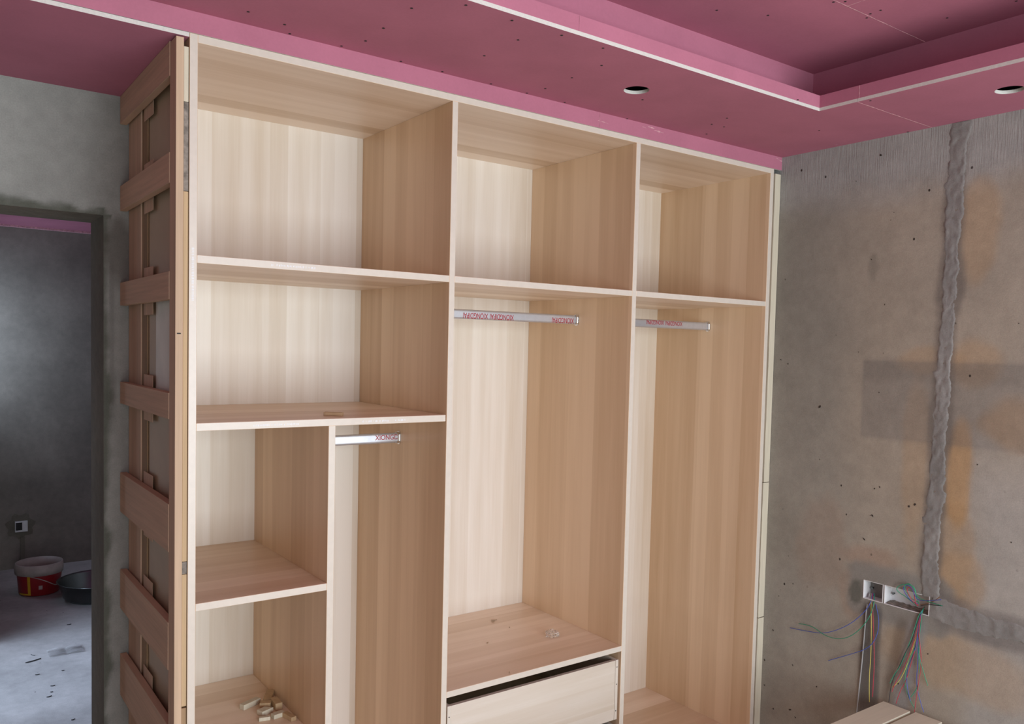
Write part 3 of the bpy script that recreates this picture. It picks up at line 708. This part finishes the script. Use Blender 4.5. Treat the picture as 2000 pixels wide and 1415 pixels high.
# ends of wires start inside the boxes
wire('wire', [(1703, 1160), (1703, 1174), (1690, 1195), (1660, 1221), (1620, 1237), (1590, 1237), (1543, 1227)], [XR+.02, XR-.004, XR-.008, XR-.012, XR-.014, XR-.012, XR-.006], 'wire_blue', 'violet-blue wire bowing left from the small box to a bare tip')
wire('wire', [(1708, 1160), (1708, 1176), (1700, 1205), (1675, 1236), (1645, 1251), (1610, 1243), (1585, 1221), (1560, 1219)], [XR+.02, XR-.005, XR-.010, XR-.016, XR-.018, XR-.016, XR-.01, XR-.006], 'wire_green', 'green wire looping down and left from the small box')
wire('wire', [(1706, 1160), (1710, 1180), (1718, 1215), (1712, 1247), (1695, 1268), (1660, 1279), (1618, 1291)], [XR+.02, XR-.004, XR-.008, XR-.012, XR-.014, XR-.012, XR-.006], 'wire_blue', 'blue wire hanging under the small box with its end pointing left')
wire('wire', [(1702, 1160), (1701, 1176), (1702, 1220), (1701, 1280), (1697, 1330), (1698, 1372)], [XR+.02, XR-.006, XR-.010, XR-.010, XR-.012, XR-.012], 'wire_yellow', 'pale yellow wire hanging straight down from the small box')
wire('wire', [(1704, 1160), (1704, 1178), (1706, 1230), (1708, 1290), (1706, 1330), (1704, 1362)], [XR+.02, XR-.004, XR-.008, XR-.008, XR-.008, XR-.008], 'wire_red', 'red wire hanging straight down beside the yellow one')
wire('cable', [(1699, 1160), (1693, 1178), (1689, 1230), (1684, 1290), (1678, 1345), (1673, 1392)], [XR+.02, XR-.004, XR-.005, XR-.005, XR-.005, XR-.005], 'wire_grey', 'grey cable hanging down the chase below the small box', rad=.0022)
bx0 = XR+.02
B = (1806, 1186)
def hang(pts, mat, label, group='thin wires hanging below the wide box', rad=.0011):
    xs = [bx0, XR-.004]+[XR-.007-.003*(i % 3) for i in range(len(pts))]
    return wire('wire', [B, (1801, 1193)]+pts, xs[:len(pts)+2], mat, label, group, rad)
hang([(1793, 1205), (1786, 1230), (1775, 1260), (1760, 1300), (1745, 1320), (1738, 1335)], 'wire_green', 'bright green wire, leftmost leaving the wide box, falling to the lower left')
hang([(1791, 1215), (1783, 1250), (1768, 1275), (1755, 1305), (1740, 1335), (1736, 1372)], 'wire_black', 'black wire falling left below the wide box')
hang([(1795, 1212), (1789, 1240), (1776, 1280), (1762, 1310), (1748, 1335), (1742, 1352)], 'wire_red', 'red wire falling left from the bundle below the wide box')
hang([(1797, 1215), (1793, 1250), (1780, 1295), (1770, 1330), (1757, 1352), (1750, 1375)], 'wire_red', 'second red wire slanting left in the bundle, just right of the first')
hang([(1796, 1212), (1792, 1240), (1789, 1268), (1772, 1305), (1770, 1340), (1778, 1370)], 'wire_blue', 'dark blue wire in the middle of the bundle below the wide box')
hang([(1796, 1210), (1792, 1250), (1793, 1290), (1790, 1325), (1791, 1352), (1804, 1392)], 'wire_blue', 'dark blue wire, rightmost of the blue ones, hooking right at its foot')
hang([(1797, 1212), (1794, 1235), (1798, 1270), (1800, 1300), (1793, 1340), (1786, 1391)], 'wire_red', 'crimson wire hanging nearly straight below the wide box')
hang([(1799, 1212), (1795, 1250), (1794, 1290), (1798, 1320), (1790, 1350), (1779, 1362)], 'wire_green', 'green wire woven behind the crimson one')
hang([(1796, 1225), (1790, 1262), (1774, 1290), (1765, 1330), (1775, 1366), (1787, 1386)], 'wire_green', 'green wire curling back right at its foot')
hang([(1797, 1222), (1791, 1265), (1800, 1302), (1812, 1340)], 'wire_green', 'thin green wire splaying to the right of the bundle')
hang([(1795, 1228), (1784, 1262), (1772, 1300), (1755, 1336), (1742, 1343)], 'wire_yellow', 'yellow-green wire bent at the foot of the bundle')
# the coil in the wide box
cb = [(1792, 1180), (1780, 1176), (1768, 1160), (1763, 1148), (1772, 1142), (1782, 1150), (1788, 1168), (1800, 1176), (1838, 1172)]
wire('wire', cb, [XR+.01, XR+.0, XR-.004, XR-.010, XR-.012, XR-.010, XR-.006, XR-.006, XR-.02], 'wire_blue', 'blue wire coiled in front of the wide box', 'coiled wires of the wide box')
wire('wire', [(x+2, y-3) for x, y in cb[:-1]]+[(1840, 1184)], [XR+.012, XR+.0, XR-.006, XR-.012, XR-.014, XR-.012, XR-.008, XR-.006, XR-.018], 'wire_green', 'green wire coiled in front of the wide box', 'coiled wires of the wide box')
wire('wire', [(1794, 1183), (1784, 1178), (1776, 1164), (1770, 1152), (1776, 1146), (1786, 1156), (1786, 1176), (1792, 1184)], [XR+.014, XR+.002, XR-.004, XR-.008, XR-.010, XR-.008, XR-.002, XR+.01], 'wire_red', 'red wire wound into the coil of the wide box', 'coiled wires of the wide box')
wire('wire', [(1790, 1184), (1770, 1166), (1755, 1158), (1750, 1150), (1758, 1143), (1772, 1141), (1786, 1146), (1790, 1165), (1795, 1180)], [XR+.014, XR-.002, XR-.006, XR-.01, XR-.012, XR-.014, XR-.012, XR-.006, XR+.01], 'wire_green', 'wide green loop standing out left over the wide box', 'coiled wires of the wide box')
wire('wire', [(1798, 1182), (1810, 1180), (1824, 1176), (1836, 1166)], [XR+.01, XR-.004, XR-.010, XR-.016], 'wire_copper', 'dark bare-ended wire poking right out of the wide box', 'coiled wires of the wide box')
wire('wire', [(1798, 1184), (1812, 1181), (1826, 1183), (1841, 1184)], [XR+.012, XR-.004, XR-.008, XR-.014], 'wire_black', 'black wire poking right out of the wide box', 'coiled wires of the wide box')
# black cable end peeping over the ceiling lip
c0 = Vector((1.765, -.535, 2.405))
o = tube('cable', [c0+Vector((.0, -.05, -.028)), c0+Vector((0, -.03, .004)), c0+Vector((.01, .0, .022)), c0+Vector((.0, .03, .012)), c0+Vector((.02, .05, -.028)), c0+Vector((.05, .06, -.031))], .004, 'wire_black')
tag(o, 'black cable loop lying in the ceiling trough behind the pink lip', 'cable')

# ================================================================== WORK BENCH with loose planks, lower right
BZ = .48
wbn = empty('work_bench', (1.45, -.80, 0), 'low bench topped with pale wood planks beside the concrete wall', 'bench'); bo = (1.45, -.80, 0)
for i, (ya, yb, xb_, zt_) in enumerate(((-.600, -.508, 2.105, BZ), (-.697, -.611, 2.116, BZ-.001), (-.790, -.703, 2.10, BZ-.002), (-.88, -.795, 2.11, BZ), (-.97, -.885, 2.09, BZ-.001))):
    box('plank', (.85, xb_, ya, yb, zt_-.018, zt_), ['plank_pale'], wbn, bo, .001)
for x in (1.0, 1.95): box('crossbar', (x-.03, x+.03, -.96, -.52, BZ-.06, BZ-.020), ['pine'], wbn, bo)
for x in (1.0, 1.95):
    for y in (-.93, -.55): box('leg', (x-.025, x+.025, y-.025, y+.025, 0, BZ-.06), ['pine'], wbn, bo)

# ================================================================== NEIGHBOURING ROOM OBJECTS
bk = empty('paint_bucket', (.14, 4.02, 0), 'small red paint bucket with yellow stripe and pale rim on the far floor', 'bucket')
bm = bmesh.new(); rg = lathe(bm, [(.0, .002), (.108, .002), (.115, .008), (.126, .135)], (0, 0, 0)); make('body', bm, 'bucket_red', bk)
bm = bmesh.new(); lathe(bm, [(.126, .130), (.136, .132), (.138, .160), (.134, .196), (.129, .198), (.124, .150), (.112, .010)], (0, 0, 0), jag=.001); make('rim', bm, 'bucket_white', bk)
bm = bmesh.new()
def band(bm, a0, a1, z0, z1, n=8, off=.0012):
    pr = None
    for i in range(n+1):
        a = math.radians(a0+(a1-a0)*i/n); q = []
        for z in (z0, z1):
            r = .115+(.126-.115)*(z-.008)/.127+off; q.append(bm.verts.new((r*math.cos(a), r*math.sin(a), z)))
        if pr: bm.faces.new((pr[0], q[0], q[1], pr[1]))
        pr = q
band(bm, 232, 240, .02, .13); band(bm, 196, 240, .010, .020)
make('printed_stripe', bm, 'bucket_yellow', bk)
bm = bmesh.new(); band(bm, 262, 272, .045, .07, off=.0015); make('printed_label', bm, 'bucket_white', bk)
hp = [(-.10, -.075, .135), (-.04, -.128, .128), (.03, -.140, .095), (.09, -.11, .05), (.118, -.06, .10), (.128, 0, .135)]
tube('handle', hp, .003, 'bucket_white', bk)
bs = empty('metal_basin', (.425, 3.72, 0), 'dark metal washing basin on the far room floor, half behind the door jamb', 'basin')
bm = bmesh.new(); lathe(bm, [(0, .003), (.165, .003), (.185, .02), (.215, .110), (.222, .121), (.228, .119), (.226, .115), (.219, .114), (.190, .022), (.165, -.0), (0, 0)], (0, 0, 0), 48); make('bowl', bm, 'steel', bs)
# outlet box on the far wall
fo = (.10, 4.70, .26)
ob_ = empty('wall_socket_box', fo, 'white socket box in a grey mortar patch on the far wall', 'junction box')
box('casing', (.066, .142, 4.676, 4.699, .262, .335), ['white_pvc'], ob_, fo)
box('recess', (.070, .108, 4.672, 4.6759, .275, .328), ['mark'], ob_, fo)
bm = bmesh.new()
for k in range(2):
    pass
n = 26; cen = bm.verts.new((.0, -.001, .04)); ring = [bm.verts.new(((.085+.012*math.sin(i*1.7))*math.cos(2*math.pi*i/n), -.003, .04+(.085+.012*math.sin(i*1.7))*math.sin(2*math.pi*i/n))) for i in range(n)]
for i in range(n): bm.faces.new((cen, ring[i], ring[(i+1) % n]))
make('mortar_patch', bm, 'mortar_dark', ob_)
box('conduit', (.100, .125, 4.692, 4.699, .0, .22), ['mortar_dark'], ob_, fo)
# litter on the far floor
g = 'dark litter on the floor of the far room'
CR = ['upper of three dark crumbs in a short column on the far floor', 'lowest of three dark crumbs in a short column on the far floor', 'dark crumb just below the long splinter on the far floor', 'tiny dark crumb right of the splinter and below the plastic film', 'dark crumb at the very bottom of the picture on the far floor', 'dark crumb alone above the plastic film, in front of the basin', 'middle and smallest of three dark crumbs in a short column']
for i, (px, py, L, w, rot) in enumerate(((103, 1341, .012, .008, 0), (96, 1362, .014, .009, .3), (73, 1319, .012, .008, 0), (123, 1311, .008, .006, 0), (143, 1407, .010, .007, .4), (135, 1221, .014, .012, 0), (101, 1353, .007, .006, 0))):
    p = bp(px, py, 'z', .0006); chip(p, L*1.6, w, rot, CR[i], 'mark', g, 'mortar_crumb')
p = bp(65, 1292, 'z', .001); chip(p, .075, .012, .35, 'dark flat splinter on the far room floor', 'mark', None, 'wood_splinter', .004)
p = bp(64, 1281, 'z', .001); chip(p, .03, .005, 2.1, 'short dark twig above the long splinter on the far room floor', 'mark', None, 'wood_splinter', .003)
p = bp(128, 1273, 'z', .0005); bm = bmesh.new(); bmesh.ops.create_grid(bm, x_segments=6, y_segments=5, size=.5)
for v in bm.verts: v.co = Vector((v.co.x*.16, v.co.y*.11, abs(math.sin(v.co.x*7)*math.cos(v.co.y*6))*.010+R.uniform(0, .003)))
o = make('plastic_wrap', bm, 'film'); o.location = p; tag(o, 'clear plastic film lying on the pale floor of the far room', 'plastic wrap')
sd = o.modifiers.new('thick', 'SOLIDIFY'); sd.thickness = .0003
